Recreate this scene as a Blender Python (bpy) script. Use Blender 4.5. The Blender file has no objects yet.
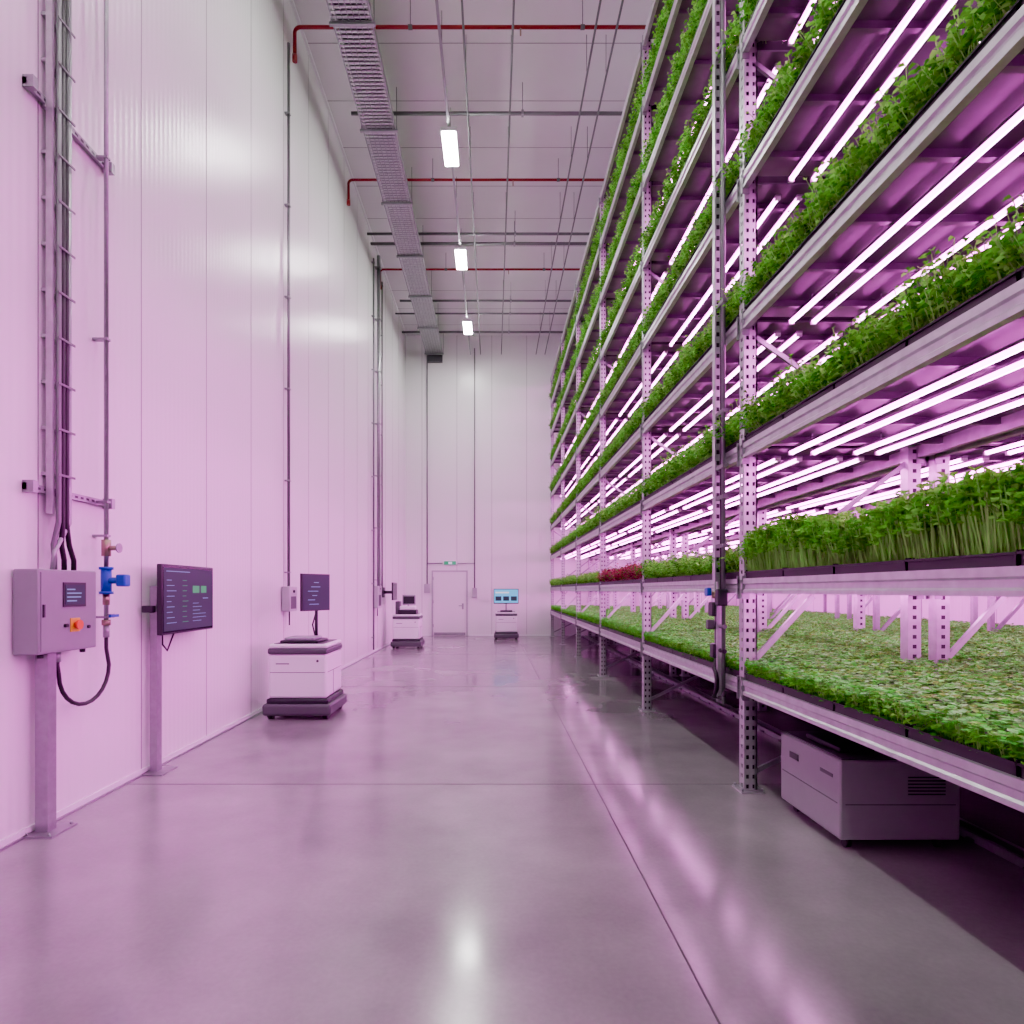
import bpy, bmesh, math, random
from mathutils import Vector, Matrix
random.seed(7)
scene = bpy.context.scene
COL = scene.collection
try:
    scene.view_settings.view_transform='AgX'
    scene.view_settings.look='AgX - Punchy'
    scene.view_settings.exposure=1.1
except Exception as e:
    print(e)

# ------------------------------------------------------------------ materials
def nodemat(name):
    m = bpy.data.materials.new(name); m.use_nodes = True
    nt = m.node_tree
    b = nt.nodes.get("Principled BSDF")
    return m, nt, b
def mat(name, col, rough=0.5, metal=0.0, var=0.0, scale=8.0, spec=None, coat=0.0):
    m, nt, b = nodemat(name)
    b.inputs["Base Color"].default_value = (*col, 1)
    b.inputs["Roughness"].default_value = rough
    b.inputs["Metallic"].default_value = metal
    if coat: b.inputs["Coat Weight"].default_value = coat
    if var > 0:
        tc = nt.nodes.new("ShaderNodeTexCoord")
        n = nt.nodes.new("ShaderNodeTexNoise"); n.inputs["Scale"].default_value = scale
        n.inputs["Detail"].default_value = 4
        nt.links.new(tc.outputs["Object"], n.inputs["Vector"])
        r = nt.nodes.new("ShaderNodeValToRGB")
        r.color_ramp.elements[0].position = 0.3; r.color_ramp.elements[1].position = 0.7
        r.color_ramp.elements[0].color = (*[c*(1-var) for c in col], 1)
        r.color_ramp.elements[1].color = (*[min(1, c*(1+var)) for c in col], 1)
        nt.links.new(n.outputs["Fac"], r.inputs["Fac"])
        nt.links.new(r.outputs["Color"], b.inputs["Base Color"])
    return m
def emat(name, col, s):
    m, nt, b = nodemat(name)
    b.inputs["Base Color"].default_value = (*[c*0.5 for c in col], 1)
    b.inputs["Emission Color"].default_value = (*col, 1)
    b.inputs["Emission Strength"].default_value = s
    return m
def leafmat(name, col, tr=0.35):
    m, nt, b = nodemat(name)
    tc = nt.nodes.new("ShaderNodeTexCoord")
    n = nt.nodes.new("ShaderNodeTexNoise"); n.inputs["Scale"].default_value = 9
    nt.links.new(tc.outputs["Object"], n.inputs["Vector"])
    r = nt.nodes.new("ShaderNodeValToRGB")
    r.color_ramp.elements[0].position = 0.35; r.color_ramp.elements[1].position = 0.65
    r.color_ramp.elements[0].color = (*[c*0.7 for c in col], 1)
    r.color_ramp.elements[1].color = (*[min(1, c*1.2) for c in col], 1)
    nt.links.new(n.outputs["Fac"], r.inputs["Fac"])
    nt.links.new(r.outputs["Color"], b.inputs["Base Color"])
    b.inputs["Roughness"].default_value = 0.6
    b.inputs["Specular IOR Level"].default_value = 0.2
    t = nt.nodes.new("ShaderNodeBsdfTranslucent")
    nt.links.new(r.outputs["Color"], t.inputs["Color"])
    mx = nt.nodes.new("ShaderNodeMixShader"); mx.inputs[0].default_value = tr
    out = nt.nodes.get("Material Output")
    nt.links.new(b.outputs[0], mx.inputs[1]); nt.links.new(t.outputs[0], mx.inputs[2])
    nt.links.new(mx.outputs[0], out.inputs["Surface"])
    return m

def wall_mat(name, axis, col=(0.80, 0.79, 0.80)):
    m, nt, b = nodemat(name)
    b.inputs["Base Color"].default_value = (*col, 1)
    b.inputs["Roughness"].default_value = 0.27
    geo = nt.nodes.new("ShaderNodeNewGeometry")
    sep = nt.nodes.new("ShaderNodeSeparateXYZ")
    nt.links.new(geo.outputs["Position"], sep.inputs[0])
    mul = nt.nodes.new("ShaderNodeMath"); mul.operation = 'MULTIPLY'; mul.inputs[1].default_value = 2*math.pi/0.075
    nt.links.new(sep.outputs[axis], mul.inputs[0])
    s = nt.nodes.new("ShaderNodeMath"); s.operation = 'SINE'
    nt.links.new(mul.outputs[0], s.inputs[0])
    n = nt.nodes.new("ShaderNodeTexNoise"); n.inputs["Scale"].default_value = 0.9; n.inputs["Detail"].default_value = 1
    nt.links.new(geo.outputs["Position"], n.inputs["Vector"])
    ma = nt.nodes.new("ShaderNodeMath"); ma.operation = 'MULTIPLY_ADD'; ma.inputs[1].default_value = 2.5
    nt.links.new(n.outputs["Fac"], ma.inputs[0]); nt.links.new(s.outputs[0], ma.inputs[2])
    bp = nt.nodes.new("ShaderNodeBump"); bp.inputs["Distance"].default_value = 0.0006; bp.inputs["Strength"].default_value = 1.0
    nt.links.new(ma.outputs[0], bp.inputs["Height"])
    nt.links.new(bp.outputs[0], b.inputs["Normal"])
    return m

def floor_mat():
    m, nt, b = nodemat("polished_concrete")
    geo = nt.nodes.new("ShaderNodeNewGeometry")
    n = nt.nodes.new("ShaderNodeTexNoise"); n.inputs["Scale"].default_value = 0.8; n.inputs["Detail"].default_value = 5; n.inputs["Roughness"].default_value = 0.55
    n2 = nt.nodes.new("ShaderNodeTexNoise"); n2.inputs["Scale"].default_value = 40; n2.inputs["Detail"].default_value = 4
    for q in (n, n2): nt.links.new(geo.outputs["Position"], q.inputs["Vector"])
    mx = nt.nodes.new("ShaderNodeMath"); mx.operation = 'MULTIPLY_ADD'; mx.inputs[1].default_value = 0.15
    nt.links.new(n2.outputs["Fac"], mx.inputs[0]); nt.links.new(n.outputs["Fac"], mx.inputs[2])
    r = nt.nodes.new("ShaderNodeValToRGB")
    r.color_ramp.elements[0].position = 0.35; r.color_ramp.elements[1].position = 0.8
    r.color_ramp.elements[0].color = (0.17, 0.165, 0.167, 1)
    r.color_ramp.elements[1].color = (0.34, 0.332, 0.33, 1)
    nt.links.new(mx.outputs[0], r.inputs["Fac"]); nt.links.new(r.outputs["Color"], b.inputs["Base Color"])
    mr = nt.nodes.new("ShaderNodeMapRange"); mr.inputs["From Min"].default_value = 0.3; mr.inputs["From Max"].default_value = 0.7
    mr.inputs["To Min"].default_value = 0.11; mr.inputs["To Max"].default_value = 0.23
    nt.links.new(n.outputs["Fac"], mr.inputs["Value"]); nt.links.new(mr.outputs[0], b.inputs["Roughness"])
    b.inputs["IOR"].default_value = 2.0
    return m

M = dict(
 galv=mat("galvanised_steel", (0.48,0.50,0.50), 0.36, 0.7, 0.12, 14),
 steel=mat("brushed_steel", (0.31,0.33,0.33), 0.34, 0.7, 0.08, 20),
 pipe=mat("conduit_steel", (0.16,0.17,0.17), 0.4, 0.6),
 deck=mat("shelf_deck_steel", (0.13,0.13,0.14), 0.38, 0.6, 0.15, 6),
 tray=mat("black_tray_plastic", (0.010,0.010,0.012), 0.5),
 soil=mat("grow_medium", (0.03,0.06,0.012), 0.9, 0, 0.4, 60),
 black=mat("black_rubber", (0.008,0.008,0.010), 0.45),
 dark=mat("dark_plastic", (0.014,0.017,0.020), 0.4),
 white=mat("white_plastic", (0.8,0.8,0.82), 0.3),
 grey=mat("grey_paint", (0.28,0.29,0.31), 0.45, 0, 0.03, 10),
 lgrey=mat("light_grey_paint", (0.42,0.42,0.44), 0.4, 0, 0.03, 10),
 cab=mat("cabinet_grey_paint", (0.24,0.26,0.26), 0.4, 0, 0.03, 10),
 pump=mat("pump_housing_paint", (0.24,0.24,0.25), 0.4, 0, 0.03, 10),
 mgrey=mat("mid_grey_plastic", (0.07,0.073,0.08), 0.45),
 red=mat("red_pipe_paint", (0.26,0.008,0.014), 0.4),
 redk=mat("red_button", (0.7,0.03,0.01), 0.35),
 yellow=mat("yellow_plate", (0.75,0.5,0.02), 0.4),
 blue=mat("blue_actuator", (0.003,0.06,0.42), 0.35),
 brass=mat("brass_fitting", (0.35,0.28,0.2), 0.35, 0.9),
 concrete=floor_mat(),
 joint=mat("joint_sealant", (0.06,0.057,0.06), 0.7),
 seam=mat("panel_seam", (0.27,0.26,0.27), 0.5),
 wallY=wall_mat("insulated_wall_panel_side", 1),
 wallX=wall_mat("insulated_wall_panel_end", 0),
 ceil=mat("ceiling_panel", (0.76,0.755,0.76), 0.5, 0, 0.03, 1.0),
 doorm=mat("door_paint", (0.72,0.71,0.72), 0.35),
 led=emat("grow_led_core", (1.0,0.46,0.94), 30),
 ledp=emat("grow_led_magenta_fringe", (1.0,0.10,0.84), 24),  # glowing flanks added to the tubes for a pink fringe and pinker walls
 lamp=emat("ceiling_lamp_white", (1.0,0.98,0.97), 145),
 scr=mat("screen_glass", (0.006,0.010,0.014), 0.18),
 scrglow=emat("screen_backlight", (0.010,0.045,0.06), 0.15),
 scrg=emat("screen_green", (0.02,0.5,0.13), 0.4),
 scrt=emat("screen_text", (0.25,0.6,0.75), 0.22),
 scrc=emat("screen_cyan", (0.12,0.6,0.9), 0.7),
 scrw=emat("screen_white", (0.8,0.9,1.0), 0.7),
 exitg=emat("exit_sign_green", (0.02,0.5,0.2), 0.4),
 lf1=leafmat("leaf_light_green", (0.18,0.66,0.05)),
 lf2=leafmat("leaf_mid_green", (0.10,0.52,0.03)),
 lf3=leafmat("leaf_dark_green", (0.045,0.34,0.015)),
 lfy=leafmat("leaf_yellow_green", (0.32,0.86,0.13)),
 lb1=leafmat("cotyledon_green", (0.11,0.84,0.06)),
 lb2=leafmat("cotyledon_pale_green", (0.22,0.98,0.17)),
 lfr=leafmat("leaf_red", (0.36,0.02,0.06)),
 lfr2=leafmat("leaf_burgundy", (0.17,0.012,0.04)),
 stem=leafmat("stem_pale", (0.27,0.70,0.13)),
 stemr=leafmat("stem_pink", (0.5,0.2,0.25)),
)

# ------------------------------------------------------------------ mesh builder
class MB:
    def __init__(s): s.v=[]; s.f=[]; s.m=[]; s.sm=[]; s.mats=[]
    def mi(s, k):
        if k not in s.mats: s.mats.append(k)
        return s.mats.index(k)
    def face(s, pts, k, smooth=False):
        i=len(s.v); s.v+= [tuple(p) for p in pts]; s.f.append(tuple(range(i,i+len(pts)))); s.m.append(s.mi(k)); s.sm.append(smooth)
    def box(s,x0,x1,y0,y1,z0,z1,k,skip=""):
        i=len(s.v)
        s.v += [(x0,y0,z0),(x1,y0,z0),(x1,y1,z0),(x0,y1,z0),(x0,y0,z1),(x1,y0,z1),(x1,y1,z1),(x0,y1,z1)]
        F=dict(b=(0,3,2,1),t=(4,5,6,7),f=(0,1,5,4),r=(1,2,6,5),k=(2,3,7,6),l=(3,0,4,7))
        m=s.mi(k)
        for n,q in F.items():
            if n in skip: continue
            s.f.append(tuple(i+a for a in q)); s.m.append(m); s.sm.append(False)
    def rbox(s,x0,x1,y0,y1,z0,z1,k,r=0.02,seg=3):
        bm=bmesh.new(); bmesh.ops.create_cube(bm,size=1)
        for v in bm.verts:
            v.co=Vector(((x0+x1)/2+v.co.x*(x1-x0),(y0+y1)/2+v.co.y*(y1-y0),(z0+z1)/2+v.co.z*(z1-z0)))
        r=min(r,0.45*min(x1-x0,y1-y0,z1-z0))
        bmesh.ops.bevel(bm,geom=list(bm.edges),offset=r,segments=seg,profile=0.5,affect='EDGES')
        bm.verts.index_update()
        i=len(s.v); s.v+=[tuple(v.co) for v in bm.verts]; m=s.mi(k)
        for f in bm.faces:
            s.f.append(tuple(i+v.index for v in f.verts)); s.m.append(m); s.sm.append(True if f.calc_area()<r*max(x1-x0,y1-y0,z1-z0)*0.9 else False)
        bm.free()
    def obox(s, c, ax, ay, az, k):
        c=Vector(c); i=len(s.v)
        for sx,sy,sz in ((-1,-1,-1),(1,-1,-1),(1,1,-1),(-1,1,-1),(-1,-1,1),(1,-1,1),(1,1,1),(-1,1,1)):
            s.v.append(tuple(c+ax*sx+ay*sy+az*sz))
        m=s.mi(k)
        for q in ((0,3,2,1),(4,5,6,7),(0,1,5,4),(1,2,6,5),(2,3,7,6),(3,0,4,7)):
            s.f.append(tuple(i+a for a in q)); s.m.append(m); s.sm.append(False)
    def bar(s,p0,p1,w,k,up=(0,0,1),h=None):
        p0=Vector(p0);p1=Vector(p1);d=(p1-p0); L=d.length; d.normalize()
        a=d.cross(Vector(up)); 
        if a.length<1e-4: a=d.cross(Vector((1,0,0)))
        a.normalize(); b=a.cross(d)
        s.obox((p0+p1)/2, d*L/2, a*w/2, b*(h or w)/2, k)
    def path(s,pts,r,k,n=10,cap=True):
        pts=[Vector(p) for p in pts]; m=s.mi(k); base=len(s.v)
        ref=None
        for i,p in enumerate(pts):
            if i==0: d=pts[1]-pts[0]
            elif i==len(pts)-1: d=pts[-1]-pts[-2]
            else: d=(pts[i+1]-p).normalized()+(p-pts[i-1]).normalized()
            d.normalize()
            if ref is None:
                ref=d.cross(Vector((0.13,0.31,1))) if abs(d.z)<0.95 else d.cross(Vector((1,0,0)))
            a=(ref-d*ref.dot(d)).normalized(); ref=a; b=d.cross(a)
            for j in range(n):
                t=2*math.pi*j/n; s.v.append(tuple(p+a*math.cos(t)*r+b*math.sin(t)*r))
        for i in range(len(pts)-1):
            for j in range(n):
                a0=base+i*n+j; a1=base+i*n+(j+1)%n
                s.f.append((a0,a1,a1+n,a0+n)); s.m.append(m); s.sm.append(True)
        if cap:
            s.f.append(tuple(base+j for j in reversed(range(n)))); s.m.append(m); s.sm.append(False)
            e=base+(len(pts)-1)*n
            s.f.append(tuple(e+j for j in range(n))); s.m.append(m); s.sm.append(False)
    def cyl(s,p0,p1,r,k,n=14): s.path([p0,p1],r,k,n)
    def prism_y(s,prof,y0,y1,k):
        n=len(prof); i=len(s.v); m=s.mi(k)
        s.v+=[(x,y0,z) for x,z in prof]+[(x,y1,z) for x,z in prof]
        for j in range(n):
            s.f.append((i+j,i+(j+1)%n,i+n+(j+1)%n,i+n+j)); s.m.append(m); s.sm.append(False)
        s.f.append(tuple(i+j for j in range(n))); s.m.append(m); s.sm.append(False)
        s.f.append(tuple(i+n+j for j in reversed(range(n)))); s.m.append(m); s.sm.append(False)
    def mesh(s,name):
        me=bpy.data.meshes.new(name); me.from_pydata(s.v,[],s.f)
        for k in s.mats: me.materials.append(M[k])
        me.polygons.foreach_set("material_index",s.m); me.polygons.foreach_set("use_smooth",s.sm)
        me.update()
        return me
    def obj(s,name,parent=None,loc=(0,0,0),rot=0, recalc=True):
        me=s.mesh(name)
        if recalc:
            bm=bmesh.new(); bm.from_mesh(me); bmesh.ops.recalc_face_normals(bm,faces=bm.faces); bm.to_mesh(me); bm.free()
        o=bpy.data.objects.new(name,me); COL.objects.link(o); o.location=loc; o.rotation_euler=(0,0,rot)
        if parent: o.parent=parent
        return o
def empty(name,loc=(0,0,0)):
    e=bpy.data.objects.new(name,None); COL.objects.link(e); e.location=loc; e.empty_display_size=0.2; return e
def arc(c,r,a0,a1,u,v,n=6):
    c=Vector(c);u=Vector(u);v=Vector(v)
    return [c+u*math.cos(a0+(a1-a0)*i/n)*r+v*math.sin(a0+(a1-a0)*i/n)*r for i in range(n+1)]

# ------------------------------------------------------------------ dimensions
WL=-2.95; WR=8.4; YB=20.95; YF=-6.2; H=10.15
POSTS=[4.81+3.18*k for k in range(-3,6)]
LEV=[0.85,1.63,2.67,3.66,4.74,5.78,6.8,7.78,8.62]
R0=1.93; RD=1.36

# ------------------------------------------------------------------ room shell
b=MB(); b.box(WL-0.2,WR+0.2,YF-0.2,YB+0.2,-0.2,0,'concrete'); b.obj("floor")
b=MB()
for y in (-0.05,4.95,9.95,14.95): b.box(WL+0.02,WR-0.02,y-0.004,y+0.004,0.0,0.0015,'joint')
for x in (0.81,5.8): b.box(x-0.004,x+0.004,YF+0.02,YB-0.02,0.0,0.0015,'joint')
b.obj("trim_floor_joint")
b=MB(); b.box(WL-0.2,WR+0.2,YF-0.2,YB+0.2,H,H+0.2,'ceil')
b.obj("ceiling")
b=MB()
y=YF+1
while y<YB: b.box(WL+0.02,WR-0.02,y-0.006,y+0.006,H-0.003,H,'seam'); y+=1.15
b.obj("trim_ceiling_seam")
def panel_wall(name,axis,pos,a0,a1,sign,first,thick=0.2,k='wallY'):
    b=MB()
    t=pos-sign*thick
    if axis=='x': b.box(min(pos,t),max(pos,t),a0,a1,0,H,k)
    else: b.box(a0,a1,min(pos,t),max(pos,t),0,H,k)
    b.obj(name)
    b=MB(); a=first
    while a<a1-0.05:
        if a>a0+0.05:
            e=pos+sign*0.002
            if axis=='x': b.box(min(pos,e),max(pos,e),a-0.005,a+0.005,0.05,H,'seam')
            else: b.box(a-0.006,a+0.006,min(pos,e),max(pos,e),0.05,H,'seam')
        a+=1.18
    b.obj("trim_seam_"+name.split('_')[1])
panel_wall("wall_left",'x',WL,YF,YB,1,4.02-1.18*8)
panel_wall("wall_right",'x',WR,YF,YB,-1,-5)
panel_wall("wall_back",'y',YB,WL,WR,-1,-2.4,k='wallX')
panel_wall("wall_front",'y',YF,WL,WR,1,-2.4,k='wallX')
b=MB(); b.box(WL,WL+0.015,YF,YB,0,0.05,'white'); b.box(WL,WL+0.03,YF,YB,0,0.012,'steel'); b.obj("baseboard_left")
b=MB(); b.box(WL+0.04,-2.1,YB-0.015,YB,0,0.05,'white'); b.box(-0.8,WR-0.02,YB-0.015,YB,0,0.05,'white'); b.obj("baseboard_back")
b=MB(); b.box(WR-0.02,WR,YF,YB-0.03,0,0.05,'white'); b.obj("baseboard_right")
b=MB(); b.box(WL,WL+0.04,YF,YB,H-0.04,H,'white'); b.obj("trim_cornice_left")

# door
b=MB()
dx0,dx1,dz=-2.02,-0.9,2.16; YD=YB-0.002
b.box(dx0-0.05,dx0,YB-0.05,YD,0,dz+0.05,'lgrey'); b.box(dx1,dx1+0.05,YB-0.05,YD,0,dz+0.05,'lgrey'); b.box(dx0,dx1,YB-0.05,YD,dz,dz+0.05,'lgrey')
b.box(dx0+0.01,dx1-0.01,YB-0.035,YD,0.01,dz-0.01,'doorm')
b.box(dx0+0.03,dx1-0.03,YB-0.04,YB-0.03,0.02,0.12,'steel')
b.cyl((dx1-0.12,YB-0.03,1.02),(dx1-0.12,YB-0.09,1.02),0.012,'steel'); b.cyl((dx1-0.12,YB-0.09,1.02),(dx1-0.25,YB-0.09,1.02),0.012,'steel')
b.box(dx1-0.15,dx1-0.09,YB-0.045,YB-0.03,0.9,1.1,'steel')
for z in (0.3,1.1,1.9): b.cyl((dx0+0.005,YB-0.05,z),(dx0+0.005,YB-0.05,z+0.1),0.012,'steel')
b.obj("door_1")
b=MB(); b.rbox(-1.68,-1.22,YB-0.06,YB-0.002,2.38,2.54,'white',0.01,2); b.box(-1.65,-1.25,YB-0.064,YB-0.06,2.40,2.52,'exitg')
b.box(-1.5,-1.38,YB-0.067,YB-0.064,2.42,2.50,'scrw'); b.obj("exit_sign")

# ------------------------------------------------------------------ plants
def leaf(b,base,d,L,W,k,droop=0.2,curl=0.25):
    d=Vector(d).normalized(); base=Vector(base)
    side=d.cross(Vector((0,0,1)))
    if side.length<0.05: side=Vector((random.uniform(-1,1),random.uniform(-1,1),0))
    side.normalize(); up=side.cross(d)
    m1=base+d*L*0.35; m2=base+d*L*0.78-Vector((0,0,L*droop*0.5)); tip=base+d*L-Vector((0,0,L*droop))
    l1=m1+side*W*0.5+up*W*curl; r1=m1-side*W*0.5+up*W*curl
    l2=m2+side*W*0.42+up*W*curl*0.7; r2=m2-side*W*0.42+up*W*curl*0.7
    i=len(b.v); b.v+=[tuple(base),tuple(r1),tuple(r2),tuple(tip),tuple(l2),tuple(l1)]
    m=b.mi(k); b.f+=[(i,i+1,i+2,i+3),(i,i+3,i+4,i+5)]; b.m+=[m,m]; b.sm+=[True,True]
def stem(b,p0,p1,w,k):
    p0=Vector(p0);p1=Vector(p1); a=random.uniform(0,math.pi); s=Vector((math.cos(a),math.sin(a),0))*w/2
    i=len(b.v); b.v+=[tuple(p0-s),tuple(p0+s),tuple(p1+s),tuple(p1-s)]; b.f.append((i,i+1,i+2,i+3)); b.m.append(b.mi(k)); b.sm.append(False)
BL=3.10
def rxy(edge=0.0):
    y=random.uniform(-BL/2,BL/2)
    if random.random()<edge:
        x=random.choice((-1,1))*(0.655-abs(random.gauss(0,0.10)))
    else: x=random.uniform(-0.655,0.655)
    return x,y
def short_bed(seed):
    random.seed(seed); b=MB()
    ks=['lb1','lb1','lb2','lf1','lb2','lf2']
    for _ in range(2600):
        x,y=rxy(0.0); a=random.uniform(0,6.28); top=Vector((x,y,random.uniform(.0,.035)))
        for j in range(3):
            t=a+j*2.1; leaf(b,top,(math.cos(t),math.sin(t),0.1),.045,.042,'lf3',droop=0.2,curl=0.1)
    for _ in range(5600):
        x,y=rxy(0.14)
        ty=((y+BL/2)%0.62); g=min(ty,0.62-ty)
        if g<0.014: continue
        dip=min(1,0.5+g/0.08)
        fur=0.5+0.5*math.sin(y*50+1.5*math.sin(x*9+seed))
        h=(0.065+0.07*fur*random.uniform(.6,1)+random.uniform(0,.02))*dip
        e=max(0,(abs(x)-0.58)/0.07); sg=1 if x>0 else -1
        top=Vector((x+random.uniform(-.012,.012)+sg*0.02*e,y+random.uniform(-.008,.008),h))
        a=random.uniform(0,6.28); n=random.choice((2,3,3))
        k=random.choice(ks) if fur>0.4 else random.choice(('lf2','lf2','lb1'))
        up=random.uniform(0.1,0.8)
        for j in range(n):
            t=a+j*6.28/n+random.uniform(-.3,.3)
            leaf(b,top,(math.cos(t),math.sin(t),up),random.uniform(.024,.038),random.uniform(.022,.03),k,droop=0.15,curl=0.12)
        if e>0:
            stem(b,(x,y,0),top,0.004,'stem')
            for j in range(3):
                t=random.uniform(0,6.28)
                leaf(b,Vector((x,y,0)).lerp(top,random.uniform(.3,.9)),(math.cos(t)+sg,math.sin(t),0.1),random.uniform(.022,.034),random.uniform(.02,.028),random.choice(('lf2','lf1','lf1')))
    return b.mesh("short_microgreens_bed")
def tall_bed(seed):
    random.seed(seed); b=MB()
    for _ in range(6400):
        x,y=rxy(0.6); h=random.uniform(0.16,0.32)+0.03*math.sin(y*4+seed)
        ox=random.uniform(-.03,.03)+(0.03*x/0.64 if abs(x)>0.5 else 0)
        top=Vector((x+ox,y+random.uniform(-.03,.03),h))
        stem(b,(x,y,0),top,0.006,'stem')
        a=random.uniform(0,6.28); k=random.choice(['lf1','lf1','lf2','lfy','lf2','lf1'])
        for j in range(random.choice((3,4,5))):
            t=a+j*2.1+random.uniform(-.4,.4)
            leaf(b,top-Vector((0,0,random.uniform(0,.07))),(math.cos(t),math.sin(t),random.uniform(0.0,1.2)),random.uniform(.028,.048),random.uniform(.02,.032),k)
    return b.mesh("tall_sprouts_bed")
def bushy_bed(seed, red=False):
    random.seed(seed); b=MB()
    for q in range(4300):
        x,y=rxy(0.72)
        cl=0.5+0.5*math.sin(y*7.3+seed)*math.sin(y*2.9+seed*2)
        h=random.uniform(0.07,0.18)+0.14*cl*random.random()
        if random.random()<0.04: h+=0.09*random.random()
        e=max(0,(abs(x)-0.48)/0.17)
        sg=1 if x>0 else -1
        top=Vector((x+sg*e*random.uniform(0,.10)+random.uniform(-.03,.03),y+random.uniform(-.05,.05),h*(1-0.25*e*random.random())))
        stem(b,(x,y,0),top,0.0045,'stemr' if red else 'stem')
        ks=['lfr','lfr2','lfr','lf3'] if red else random.choice((['lf1','lf2','lf1'],['lf1','lf2','lfy'],['lfy','lfy','lf1'],['lf3','lf1'],['lf2','lf3','lf1']))
        n=random.choice((3,4,5))
        for j in range(n):
            t=random.uniform(0,6.28); f=1-j*0.18
            p=Vector((x,y,0)).lerp(top,f)
            leaf(b,p,(math.cos(t)+sg*e*0.7,math.sin(t),random.uniform(-0.1,0.9)),random.uniform(.024,.042),random.uniform(.02,.032),random.choice(ks),droop=0.35)
    return b.mesh("bushy_microgreens_bed")
BEDS=dict(short=[short_bed(1),short_bed(2)],tall=[tall_bed(3),tall_bed(4)],bush=[bushy_bed(5),bushy_bed(6),bushy_bed(8)],red=[bushy_bed(9,True)])
random.seed(11)

# ------------------------------------------------------------------ racks
def post(b,x,y,z1,front=True,w=0.10,k='galv'):
    X0,X1=x,x+0.10; Y0,Y1=y-0.045,y+0.045
    if not front:
        Xa=x+(0.10-w)/2; b.box(Xa,Xa+w,y-w*0.45,y+w*0.45,0,z1,k); b.box(Xa-0.03,Xa+w+0.03,Y0-0.03,Y1+0.03,0,0.012,k)
        z=0.05
        while z<3.2 and k=='galv': b.box(Xa+w*0.35,Xa+w*0.65,y-w*0.45-0.001,y-w*0.45,z,z+0.03,'tray'); z+=0.075
        return
    p=0.075; n=int(z1/p)
    u=[0,0.016,0.036,0.064,0.084,0.10]
    for i in range(n):
        za=i*p; zb=za+p; zc=za+0.025; zd=za+0.055
        for yy in (Y0,Y1):
            b.face([(X0,yy,za),(X1,yy,za),(X1,yy,zc),(X0,yy,zc)],'galv')
            b.face([(X0,yy,zd),(X1,yy,zd),(X1,yy,zb),(X0,yy,zb)],'galv')
            for a,c in ((0,1),(2,3),(4,5)):
                b.face([(X0+u[a],yy,zc),(X0+u[c],yy,zc),(X0+u[c],yy,zd),(X0+u[a],yy,zd)],'galv')
        b.face([(X0,Y0,za),(X0,Y1,za),(X0,Y1,zc),(X0,Y0,zc)],'galv')
        b.face([(X0,Y0,zd),(X0,Y1,zd),(X0,Y1,zb),(X0,Y0,zb)],'galv')
        for a,c in ((0,0.03),(0.06,0.09)):
            b.face([(X0,Y0+a,zc),(X0,Y0+c,zc),(X0,Y0+c,zd),(X0,Y0+a,zd)],'galv')
    b.box(X0+0.045,X0+0.055,Y0+0.002,Y1-0.002,0,z1,'tray')
    b.box(X0+0.004,X1-0.004,y-0.004,y+0.004,0,z1,'tray')
    b.box(X1-0.012,X1,Y0,Y0+0.02,0,z1,'galv'); b.box(X1-0.012,X1,Y1-0.02,Y1,0,z1,'galv')
    b.box(X0-0.04,X1+0.04,Y0-0.05,Y1+0.05,0,0.012,'galv')
    for sx in (-0.025,0.125):
        for sy in (-0.03,0.12): b.cyl((X0+sx,Y0+sy,0.012),(X0+sx,Y0+sy,0.035),0.009,'steel',6)

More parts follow.
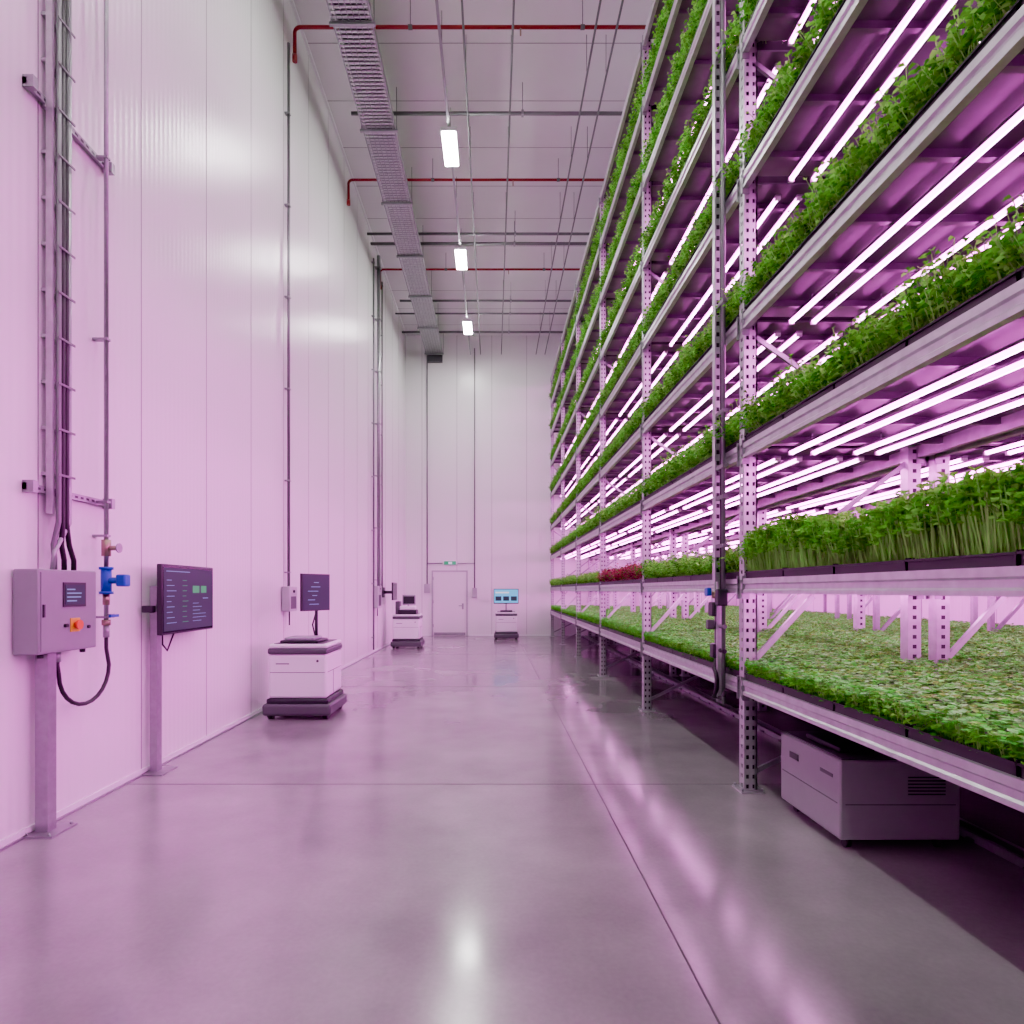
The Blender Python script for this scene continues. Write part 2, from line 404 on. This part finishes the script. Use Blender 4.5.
def rack(row, plant_levels, led_levels):
    x0=R0+row*(RD+0.12); x1=x0+RD
    root=empty("vertical_farm_rack",(0,0,0))
    fr=MB(); ZT=8.7
    w=0.10 if row<2 else 0.06; pk='galv' if row<2 else 'steel'
    for yy in POSTS:
        post(fr,x0,yy,ZT,front=(row==0),w=w,k=pk)
        post(fr,x1-0.10,yy,ZT,front=False,w=w,k=pk)
        zl=[0.12,0.85,1.63,2.67,3.66,4.74,5.78,6.8,7.78,8.6]
        for i in range(len(zl)-1):
            if i==1:
                fr.bar((x0+0.09,yy,1.0),(x0+0.55,yy,1.5),0.04,pk,up=(0,1,0),h=0.03); continue
            if row>0 and i<1: continue
            a,c=(x0+0.09,x1-0.09) if i%2==0 else (x1-0.09,x0+0.09)
            fr.bar((a,yy,zl[i]+0.02),(c,yy,zl[i+1]-0.14),0.035,'steel',up=(0,1,0),h=0.025)
    for li,z in enumerate(LEV):
        for bi in range(len(POSTS)-1):
            ya,yb=POSTS[bi]+0.047,POSTS[bi+1]-0.047
            for sx,xx in ((1,x0-0.012),(-1,x1+0.012)):
                P=[(0.0,-0.105),(0.0,-0.082),(0.012,-0.072),(0.012,-0.040),(0.0,-0.030),(0.0,0.008),(0.045,0.008),(0.045,-0.105)]
                prof=[(xx+sx*px,z+pz) for px,pz in P]
                fr.prism_y(prof,ya,yb,'galv')
                for ye in (ya,yb-0.008):
                    fr.box(min(xx-sx*0.006,xx+sx*0.05),max(xx-sx*0.006,xx+sx*0.05),ye,ye+0.008,z-0.15,z+0.03,'steel')
            fr.box(x0+0.03,x1-0.03,ya,yb,z-0.012,z+0.0,'deck')
            n=6
            for i in range(n):
                yc=ya+(yb-ya)*(i+0.5)/n
                fr.box(x0+0.03,x1-0.03,yc-0.018,yc+0.018,z-0.055,z-0.012,'deck',skip='t')
    fr.obj("rack_frame",root)
    tr=MB()
    for li in plant_levels:
        z=LEV[li]
        for bi in range(len(POSTS)-1):
            yc=(POSTS[bi]+POSTS[bi+1])/2; n=5; w=BL/n
            for i in range(n):
                ya=yc-BL/2+i*w+0.006; yb=ya+w-0.012
                X0,X1=x0+0.012,x1-0.012; t=0.006
                tr.box(X0,X0+t,ya,yb,z,z+0.06,'tray'); tr.box(X1-t,X1,ya,yb,z,z+0.06,'tray')
                tr.box(X0,X1,ya,ya+t,z,z+0.07,'tray'); tr.box(X0,X1,yb-t,yb,z,z+0.07,'tray')
                tr.box(X0-0.01,X0,ya-0.004,yb+0.004,z+0.052,z+0.062,'tray')
                tr.box(X0+t,X1-t,ya+t,yb-t,z+0.002,z+0.046,'soil')
    tr.obj("grow_trays",root)
    ld=MB()
    for li in led_levels:
        z=LEV[li]-0.06
        for bi in range(len(POSTS)-1):
            if row>0 and bi<2: continue
            ya,yb=POSTS[bi]+0.12,POSTS[bi+1]-0.12
            for dx in (0.33,0.50,0.82,0.99):
                xc=x0+dx; zt=z-0.0125; zb=z-0.034; a=0.019; c=0.0065
                ld.box(xc-0.022,xc+0.022,ya-0.02,yb+0.02,z-0.012,z+0.004,'steel')
                ld.face([(xc-a,ya,zt),(xc-c,ya,zb),(xc-c,yb,zb),(xc-a,yb,zt)],'ledp')
                ld.face([(xc+a,yb,zt),(xc+c,yb,zb),(xc+c,ya,zb),(xc+a,ya,zt)],'ledp')
                ld.face([(xc-c,ya,zb),(xc+c,ya,zb),(xc+c,yb,zb),(xc-c,yb,zb)],'led')
                ld.box(xc-0.020,xc+0.020,ya-0.02,ya,z-0.037,z-0.012,'white'); ld.box(xc-0.020,xc+0.020,yb,yb+0.02,z-0.037,z-0.012,'white')
                for yh in (ya+0.3,yb-0.3): ld.box(x0+dx-0.004,x0+dx+0.004,yh-0.004,yh+0.004,z,z+0.048,'steel')
    ld.obj("grow_light_tubes",root,recalc=False)
    for li in plant_levels:
        for bi in range(len(POSTS)-1):
            yc=(POSTS[bi]+POSTS[bi+1])/2
            kind='short' if li==0 else ('tall' if (li==1 and bi<=2) else 'bush')
            if li==1 and bi==4 and row==0: kind='red'
            me=random.choice(BEDS[kind])
            o=bpy.data.objects.new({'short':'short_microgreens','tall':'tall_sprouts','bush':'bushy_microgreens','red':'red_microgreens'}[kind],me)
            COL.objects.link(o); o.parent=root
            o.location=((x0+x1)/2,yc,LEV[li]+0.045)
            o.rotation_euler=(0,0,random.choice((0,math.pi)))
            o.scale=(1,1,random.uniform(0.92,1.12)*(1.2 if kind=='bush' and li>1 else 1))
    return root
rack(0,range(0,8),range(1,9))
rack(1,range(0,3),range(1,5))
rack(2,range(0,2),range(1,4))
rack(3,range(0,2),range(1,4))

# ------------------------------------------------------------------ irrigation riser on rack front
b=MB(); yr=5.24
b.box(1.865,1.913,yr-0.03,yr+0.03,1.62,8.7,'galv')
z=1.7
while z<8.6: b.box(1.877,1.903,yr-0.0315,yr-0.03,z,z+0.035,'tray'); z+=0.09
b.cyl((1.885,yr-0.17,0.62),(1.885,yr-0.17,8.7),0.016,'pipe')
b.path([(1.895,yr-0.11,8.7),(1.895,yr-0.11,3.2),(1.895,yr-0.1,2.6),(1.895,yr-0.11,2.1),(1.895,yr-0.11,1.5)],0.017,'black')
for z in (1.9,2.3,2.55,3.0,3.9,5,6,7,8): b.box(1.87,1.913,yr-0.2,yr+0.03,z,z+0.03,'pipe')
b.cyl((1.885,yr-0.02,0.66),(1.885,yr-0.02,1.62),0.02,'pipe')
b.rbox(1.83,1.913,yr-0.07,yr+0.04,1.33,1.45,'dark',0.012,2)
b.rbox(1.83,1.913,yr-0.20,yr-0.12,1.42,1.56,'dark',0.012,2)
b.rbox(1.80,1.86,yr-0.05,yr+0.01,1.22,1.30,'mgrey',0.01,2)
b.rbox(1.79,1.83,yr-0.06,yr+0.02,1.50,1.57,'blue',0.01,2)
b.cyl((1.885,yr-0.20,1.25),(1.885,yr+0.02,1.25),0.018,'pipe')
b.cyl((1.885,yr-0.20,1.05),(1.885,yr+0.02,1.05),0.018,'black')
b.rbox(1.84,1.913,yr-0.06,yr+0.03,0.98,1.1,'dark',0.012,2)
b.cyl((1.875,yr-0.02,1.48),(1.875,yr-0.02,1.54),0.035,'brass')
b.path([(1.885,yr-0.02,1.0)]+[(1.85,yr-0.02-0.1*math.sin(t),0.78+0.12*math.cos(t)) for t in [0.3,0.8,1.4,2.0,2.6,3.1]]+[(1.885,yr-0.15,0.66),(1.89,yr-0.2,0.72)],0.018,'black')
b.box(1.86,1.913,yr-0.10,yr-0.07,0.62,1.62,'galv')
b.obj("irrigation_riser_pipe")

# ------------------------------------------------------------------ pump cabinet under rack
b=MB()
X0,X1,Y0,Y1=2.05,2.76,3.66,4.42
b.rbox(X0,X1,Y0,Y1,0.07,0.54,'pump',0.012,2)
b.box(X0-0.003,X0,Y0+0.03,Y1-0.03,0.28,0.285,'mgrey'); b.box(X0+0.03,X1-0.03,Y0-0.003,Y0,0.28,0.285,'mgrey')
b.box(X0+0.02,X1-0.02,Y0+0.02,Y1-0.02,0.54,0.548,'mgrey')
b.rbox(X0+0.08,X0+0.3,Y0+0.15,Y1-0.2,0.545,0.58,'dark',0.01,2)
b.box(X0-0.004,X0,Y0+0.5,Y0+0.62,0.40,0.44,'dark'); b.box(X0-0.004,X0,Y0+0.08,Y0+0.22,0.42,0.44,'mgrey')
for i in range(6): b.box(X0+0.4,X0+0.62,Y0-0.003,Y0,0.34+i*0.02,0.348+i*0.02,'dark')
for x in (X0+0.08,X1-0.08):
    for y in (Y0+0.08,Y1-0.08):
        b.box(x-0.025,x+0.025,y-0.025,y+0.025,0.055,0.07,'steel'); b.cyl((x-0.015,y,0.032),(x+0.015,y,0.032),0.032,'black')
b.obj("pump_cabinet")
b=MB()
for x in (2.95,3.05): b.box(x,x+0.03,-4.8,20.5,0.0,0.05,'steel')
for i in range(60): b.box(2.93,3.10,-4.6+i*0.42,-4.55+i*0.42,0.0,0.02,'deck')
b.obj("floor_guide_rail")

# ------------------------------------------------------------------ left wall services
W=WL+0.003
b=MB()
yc=4.14
for dy in (-0.085,0.085): b.box(W+0.03,W+0.07,yc+dy-0.012,yc+dy+0.012,2.05,H-0.06,'galv')
for i,dy in enumerate((-0.055,-0.018,0.02)):
    b.path([(W+0.085,yc+dy,H-0.06),(W+0.085,yc+dy,2.0),(W+0.075+0.01*i,yc+dy*1.6,1.85),(W+0.08,yc+0.05+dy*2.5,1.75),(W+0.08,yc+0.05+dy*2.5,1.684)],0.017,('pipe','black','black')[i])
b.path([(W+0.08,yc+0.055,H-0.06),(W+0.08,yc+0.055,2.0),(W+0.09,yc-0.1,1.8),(W+0.09,yc-0.12,1.684)],0.015,'steel')
z=2.3
while z<10: b.box(W,W+0.03,yc-0.1,yc+0.1,z,z+0.02,'galv'); b.box(W+0.1,W+0.106,yc-0.08,yc+0.08,z,z+0.014,'pipe'); z+=0.3
b.obj("cable_riser")
for zz in (4.74,2.2):
    b=MB()
    b.box(W,W+0.028,3.88,4.74,zz-0.02,zz+0.025,'steel')
    for i in range(14): b.box(W+0.028,W+0.029,3.91+i*0.06,3.94+i*0.06,zz-0.006,zz+0.01,'dark')
    for y in (3.9,4.7): b.box(W,W+0.07,y-0.02,y+0.02,zz-0.035,zz+0.04,'steel')
    b.obj("strut_bracket")
b=MB(); yp=4.58; xp=W+0.09
b.cyl((xp,yp,H-0.06),(xp,yp,1.28),0.016,'steel')
for z in (1.35,1.95,2.2,3.4,4.74,6,7.4,8.8): b.box(W,xp+0.02,yp-0.022,yp+0.022,z-0.008,z+0.008,'steel')
b.cyl((xp,yp,1.80),(xp,yp,1.92),0.032,'brass'); b.cyl((xp,yp,1.86),(xp+0.09,yp,1.86),0.018,'brass'); b.cyl((xp+0.09,yp,1.86),(xp+0.10,yp,1.86),0.036,'steel')
b.cyl((xp,yp,1.52),(xp,yp,1.72),0.036,'blue'); b.cyl((xp,yp,1.7),(xp,yp,1.72),0.048,'blue'); b.cyl((xp,yp,1.52),(xp,yp,1.54),0.048,'blue')
b.cyl((xp,yp,1.62),(xp+0.10,yp,1.62),0.024,'blue'); b.rbox(xp+0.09,xp+0.16,yp-0.04,yp+0.04,1.575,1.665,'blue',0.012,2)
b.cyl((xp,yp,1.44),(xp,yp,1.52),0.024,'brass'); b.cyl((xp,yp,1.29),(xp,yp,1.33),0.03,'brass')
b.cyl((xp,yp,1.36),(xp+0.06,yp,1.36),0.014,'steel'); b.box(xp+0.05,xp+0.065,yp-0.05,yp+0.05,1.35,1.37,'blue')
pts=[(W+0.1,4.05,1.12),(W+0.1,4.05,1.06)]
for i in range(13):
    t=math.pi*i/12; pts.append((W+0.11,4.315-0.265*math.cos(t),1.0-0.24*math.sin(t)))
pts+= [(xp,yp,1.12),(xp,yp,1.29)]
b.path(pts,0.014,'black')
b.cyl((W+0.1,4.05,1.08),(W+0.1,4.05,1.145),0.022,'steel'); b.cyl((xp,yp,1.2),(xp,yp,1.29),0.022,'steel')
b.obj("water_supply_pipe")
b=MB()
X1=W+0.165; X0=W+0.01; y0,y1=3.79,4.35; z0,z1=1.15,1.68
b.rbox(X0,X1,y0,y1,z0,z1,'cab',0.008,2)
b.box(X1,X1+0.006,y0+0.02,y1-0.02,z0+0.02,z1-0.02,'cab')
b.box(X1+0.006,X1+0.012,4.0,4.22,1.44,1.60,'dark'); b.box(X1+0.012,X1+0.014,4.015,4.205,1.455,1.585,'scrglow')
for i in range(4): b.box(X1+0.014,X1+0.0145,4.03,4.03+random.uniform(.06,.15),1.475+i*0.025,1.483+i*0.025,'scrt')
b.box(X1+0.006,X1+0.012,4.07,4.16,1.275,1.365,'yellow'); b.cyl((X1+0.012,4.115,1.32),(X1+0.03,4.115,1.32),0.02,'redk'); b.cyl((X1+0.03,4.115,1.32),(X1+0.045,4.115,1.32),0.032,'redk')
b.cyl((X1+0.006,4.02,1.32),(X1+0.025,4.02,1.32),0.012,'dark'); b.cyl((X1+0.006,4.25,1.30),(X1+0.018,4.25,1.30),0.012,'dark')
b.box(X1+0.006,X1+0.014,3.82,3.835,1.38,1.46,'dark')
for y in (3.9,4.3): b.cyl((W+0.1,y,z0-0.03),(W+0.1,y,z0),0.018,'dark')
b.box(W+0.04,W+0.12,3.935,4.015,0.0,z0,'steel'); b.box(W+0.012,W+0.2,3.86,4.10,0,0.012,'steel')
for x in (W+0.03,W+0.17):
    for y in (3.88,4.08): b.cyl((x,y,0.012),(x,y,0.03),0.008,'steel',6)
b.obj("control_cabinet")
def screen_detail(b,X,y0,y1,z0,z1):
    w=y1-y0;h=z1-z0
    b.box(X,X+0.001,y0,y1,z0,z1,'scrglow')
    e=X+0.001
    def q(a,c,d,f,k): b.box(e,e+0.001,y0+a*w,y0+c*w,z0+d*h,z0+f*h,k)
    q(.04,.5,.94,.952,'scrt')
    for i in range(9):
        L=random.uniform(.08,.2); q(.05,.05+L,.12+i*.085,.13+i*.085,'scrt')
        q(.35,.35+random.uniform(.04,.12),.12+i*.085,.13+i*.085,'scrg')
    q(.56,.7,.60,.72,'scrg'); q(.74,.86,.60,.72,'scrg'); q(.78,.9,.5,.515,'scrt')
    for i in range(6): q(.56,.56+random.uniform(.1,.3),.12+i*.06,.128+i*.06,'scrt')
b=MB(); xm=W+0.14
b.rbox(xm,xm+0.045,5.17,6.12,1.17,1.77,'dark',0.008,2)
b.box(xm+0.045,xm+0.047,5.185,6.105,1.185,1.755,'scr')
screen_detail(b,xm+0.047,5.20,6.09,1.20,1.74)
b.box(W+0.04,W+0.10,5.25,5.33,0.0,1.58,'steel'); b.box(W+0.012,W+0.19,5.16,5.42,0,0.012,'steel')
b.box(W+0.09,xm+0.005,5.26,5.6,1.40,1.52,'dark')
b.rbox(W+0.03,W+0.12,5.14,5.20,1.36,1.42,'dark',0.008,2)
b.path([(W+0.12,5.5,1.18),(W+0.1,5.42,1.02),(W+0.09,5.36,1.08),(W+0.09,5.35,1.3)],0.008,'black')
b.obj("wall_monitor")

def conduit(name,y,z0,z1,r=0.014,k='pipe',box=None,x=W+0.05):
    b=MB(); b.cyl((x,y,z0),(x,y,z1),r,k)
    z=z0+0.3
    while z<z1: b.box(W,x+r*1.3,y-r*1.6,y+r*1.6,z-0.01,z+0.01,'steel'); z+=1.3
    if box:
        b.rbox(W+0.005,W+0.12,y-box[0]/2,y+box[0]/2,box[1],box[2],'lgrey',0.01,2)
        b.box(W+0.12,W+0.123,y-box[0]/3,y+box[0]/3,box[1]+0.1*(box[2]-box[1]),box[2]-0.4*(box[2]-box[1]),'mgrey')
        b.cyl((W+0.12,y,box[2]-0.07),(W+0.14,y,box[2]-0.07),0.02,'dark')
        b.cyl((W+0.06,y,box[1]),(W+0.06,y,box[1]-0.2),0.01,'black')
    return b.obj(name)
conduit("junction_box_conduit",8.79,1.5,9.3,0.02,box=(0.34,1.25,1.6))
conduit("junction_box_conduit",15.5,1.5,9.9,0.045,k='steel',box=(0.5,1.1,1.65),x=W+0.09)
conduit("wall_conduit",15.05,0.1,9.6,0.02)
conduit("wall_conduit",16.2,1.4,9.6,0.02)
b=MB()
b.rbox(W+0.28,W+0.32,16.3,17.0,1.28,1.75,'dark',0.008,2); b.box(W+0.32,W+0.322,16.33,16.97,1.31,1.72,'scr')
b.box(W,W+0.29,16.6,16.68,1.45,1.53,'dark'); b.box(W,W+0.03,16.5,16.78,1.35,1.62,'dark')
b.obj("wall_display")
b=MB(); YQ=YB-0.045
b.cyl((-2.22,YQ,1.6),(-2.22,YQ,9.7),0.02,'pipe'); b.cyl((-2.22,YQ,2.45),(-1.7,YQ,2.45),0.014,'pipe')
b.cyl((-0.62,YQ,1.6),(-0.62,YQ,9.7),0.02,'pipe'); b.cyl((-1.2,YQ,2.45),(-0.62,YQ,2.45),0.012,'pipe')
b.rbox(-2.32,-2.12,YB-0.1,YB-0.003,1.45,1.75,'lgrey',0.01,2); b.rbox(-0.7,-0.54,YB-0.1,YB-0.003,1.3,1.62,'lgrey',0.01,2)
b.obj("back_wall_conduit")

# ------------------------------------------------------------------ ceiling services
HC=H-0.004
for y in (9.0,12.35,15.8,-1.0,4.0):
    b=MB(); z=9.72; x0=W+0.07
    b.path([(x0,y,z-0.42),(x0,y,z-0.1)]+arc((x0+0.08,y,z-0.08),0.08,math.pi,math.pi/2,(1,0,0),(0,0,1))+[(WR-0.1,y,z)],0.026,'red')
    b.cyl((x0,y,z-0.5),(x0,y,z-0.40),0.036,'red')
    for x in (-1.2,1.3,3.5,6): b.cyl((x,y,z),(x,y,HC),0.006,'pipe',6); b.cyl((x-0.03,y,z),(x+0.03,y,z),0.034,'pipe')
    for x in (-1.9,0.4,2.8): b.cyl((x,y,z),(x,y,z-0.12),0.012,'brass',8)
    b.obj("sprinkler_pipe")
for y,x0,r in ((10.5,-2.4,0.03),(14.05,-2.85,0.03),(14.45,-2.85,0.035),(17.3,-2.6,0.03),(18.1,-2.85,0.025),(19.4,-2.85,0.035),(6.0,-2.4,0.025)):
    b=MB(); z=9.62
    b.cyl((x0,y,z),(WR-0.1,y,z),r,'pipe')
    for x in (-2.0,0.5,3,5.5): b.cyl((x,y,z),(x,y,HC),0.006,'pipe',6); b.box(x-0.02,x+0.02,y-r-0.01,y+r+0.01,z-r-0.006,z+r+0.01,'steel')
    b.obj("ceiling_conduit")
for x in (-0.42,0.28,1.45,1.75):
    b=MB(); z=9.50
    b.cyl((x,YF+0.05,z),(x,YB-0.05,z),0.016,'pipe')
    y=YF+0.6
    while y<YB: b.cyl((x,y,z),(x,y,HC),0.005,'pipe',6); y+=1.9
    b.obj("ceiling_conduit")
b=MB(); x0,x1=-2.22,-1.68; z=9.42
for x in (x0,x1): b.box(x-0.012,x+0.012,YF+0.05,YB-0.15,z,z+0.11,'steel')
y=YF+0.1
while y<YB-0.2: b.box(x0,x1,y-0.020,y+0.020,z+0.005,z+0.02,'galv'); y+=0.075
for i in range(6): b.box(x0+0.06+i*0.08,x0+0.075+i*0.08,YF+0.1,YB-0.2,z+0.0,z+0.005,'steel')
b.box(x0+0.05,x1-0.05,YF+0.1,YB-0.3,z+0.03,z+0.07,'dark')
y=YF+0.8
while y<YB:
    for x in (x0-0.03,x1+0.03): b.cyl((x,y,z-0.03),(x,y,HC),0.006,'pipe',6)
    b.box(x0-0.05,x1+0.05,y-0.02,y+0.02,z-0.04,z,'steel'); y+=2.0
b.box(x0+0.02,x1-0.02,YB-0.16,YB-0.003,z-0.2,z+0.15,'mgrey')
b.obj("cable_tray")
b=MB(); xl=-0.76; zl=9.42
b.box(xl-0.02,xl+0.02,YF+0.05,YB-0.05,zl+0.06,zl+0.10,'steel')
y=YF+0.6
while y<YB: b.cyl((xl,y,zl+0.1),(xl,y,HC),0.006,'pipe',6); y+=1.85
b.obj("lamp_busbar")
for y in (18.6,14.75,11.05,7.3,3.6,-0.1,-3.8):
    b=MB(); L=0.42
    b.rbox(xl-0.14,xl+0.14,y-L-0.03,y+L+0.03,zl-0.01,zl+0.055,'white',0.012,2)
    b.box(xl-0.115,xl+0.115,y-L,y+L,zl-0.03,zl-0.011,'lamp',skip='t')
    b.obj("added_ceiling_lamp")
for y in (16.0,10.0,4.0):  # unseen lamps added above the racks for more general light
    b=MB(); L=0.42; x=4.2
    b.rbox(x-0.14,x+0.14,y-L-0.03,y+L+0.03,zl-0.01,zl+0.055,'white',0.012,2)
    b.box(x-0.115,x+0.115,y-L,y+L,zl-0.03,zl-0.011,'lamp',skip='t')
    for yy in (y-0.3,y+0.3): b.cyl((x,yy,zl+0.05),(x,yy,HC),0.006,'pipe',6)
    b.obj("added_ceiling_lamp")

# ------------------------------------------------------------------ robots
def robot(kind,loc,s=1.0,rot=0):
    b=MB()
    b.rbox(-0.41,0.41,-0.06,0.80,0.05,0.19,'mgrey',0.035,3)
    b.rbox(-0.37,0.37,-0.02,0.76,0.18,0.25,'dark',0.02,2)
    for x in (-0.33,0.33):
        for y in (0.05,0.69): b.cyl((x-0.03,y,0.07),(x+0.03,y,0.07),0.07,'black',18)
    b.rbox(-0.35,0.35,0.0,0.74,0.25,0.78,'white',0.035,4)
    b.box(-0.33,0.33,-0.003,0.0,0.56,0.566,'mgrey'); b.box(0.35,0.353,0.04,0.70,0.56,0.566,'mgrey')
    b.box(0.35,0.353,0.30,0.306,0.28,0.56,'mgrey')
    b.box(-0.26,-0.10,-0.003,0.0,0.66,0.672,'mgrey')
    b.cyl((0.24,-0.008,0.70),(0.24,0.0,0.70),0.015,'mgrey')
    b.rbox(-0.36,0.36,-0.01,0.75,0.78,0.85,'mgrey',0.02,2)
    b.rbox(-0.35,0.35,0.0,0.74,0.85,0.90,'white',0.02,2)
    b.box(-0.30,0.30,0.05,0.69,0.90,0.905,'dark')
    if kind==1:
        b.rbox(-0.24,0.22,0.08,0.55,0.905,0.94,'dark',0.012,2)
        b.rbox(-0.20,0.16,0.12,0.5,0.94,0.97,'grey',0.01,2)
        b.cyl((0.07,0.55,0.9),(0.07,0.55,1.35),0.02,'dark')
        c=Vector((0.07,0.50,1.52)); a=math.radians(25)
        ax=Vector((math.sin(a),math.cos(a),0)); ay=Vector((ax.y,-ax.x,0))
        b.obox(c,ax*0.26,ay*0.015,Vector((0,0,1))*0.235,'dark')
        b.obox(c+ay*0.016,ax*0.245,ay*0.002,Vector((0,0,1))*0.22,'scrglow')
        for i in range(6): b.obox(c+ay*0.019-ax*random.uniform(0,.1)+Vector((0,0,-0.15+i*0.055)),ax*random.uniform(.03,.1),ay*0.001,Vector((0,0,1))*0.004,'scrt')
        b.path([(0.07,0.57,1.3),(0.0,0.62,1.1),(0.05,0.6,0.91)],0.01,'black')
    elif kind==2:
        b.rbox(-0.24,0.26,0.08,0.5,0.905,1.02,'dark',0.015,2)
        b.rbox(-0.2,0.22,0.12,0.46,1.02,1.12,'white',0.02,2)
        b.cyl((0.0,0.45,1.0),(0.0,0.45,1.3),0.02,'steel')
        b.rbox(-0.16,0.2,0.42,0.48,1.15,1.42,'grey',0.02,2)
        b.rbox(-0.13,0.17,0.412,0.42,1.18,1.38,'dark',0.003,1)
        b.rbox(-0.3,-0.18,0.1,0.4,0.905,1.25,'mgrey',0.02,2)
    else:
        b.cyl((0.0,0.5,0.9),(0.0,0.5,1.25),0.025,'steel')
        b.rbox(-0.42,0.42,0.44,0.49,1.17,1.67,'dark',0.01,2)
        b.box(-0.4,0.4,0.437,0.44,1.20,1.65,'scrc')
        for i in range(3): b.box(-0.36+i*0.26,-0.16+i*0.26,0.435,0.437,1.27,1.42,'scrglow')
        b.box(-0.36,0.1,0.435,0.437,1.52,1.57,'scrw')
        b.rbox(-0.2,0.2,0.05,0.35,0.905,0.96,'dark',0.01,2)
    o=b.obj("mobile_robot",loc=loc,rot=rot); o.scale=(s,s,s)
    return o
robot(1,(-2.34,7.42,0),1.0)
robot(2,(-2.30,16.4,0),1.0)
robot(3,(0.42,19.4,0),0.95)

# ------------------------------------------------------------------ camera
cd=bpy.data.cameras.new("camera"); cam=bpy.data.objects.new("camera",cd); COL.objects.link(cam)
cam.location=(0,0,1.55); cam.rotation_euler=(math.pi/2,0,0)
cd.sensor_width=36; cd.lens=620/1024*36
cd.shift_x=(512-493)/1024; cd.shift_y=(590-512)/1024
cd.clip_start=0.05; cd.clip_end=100
scene.camera=cam
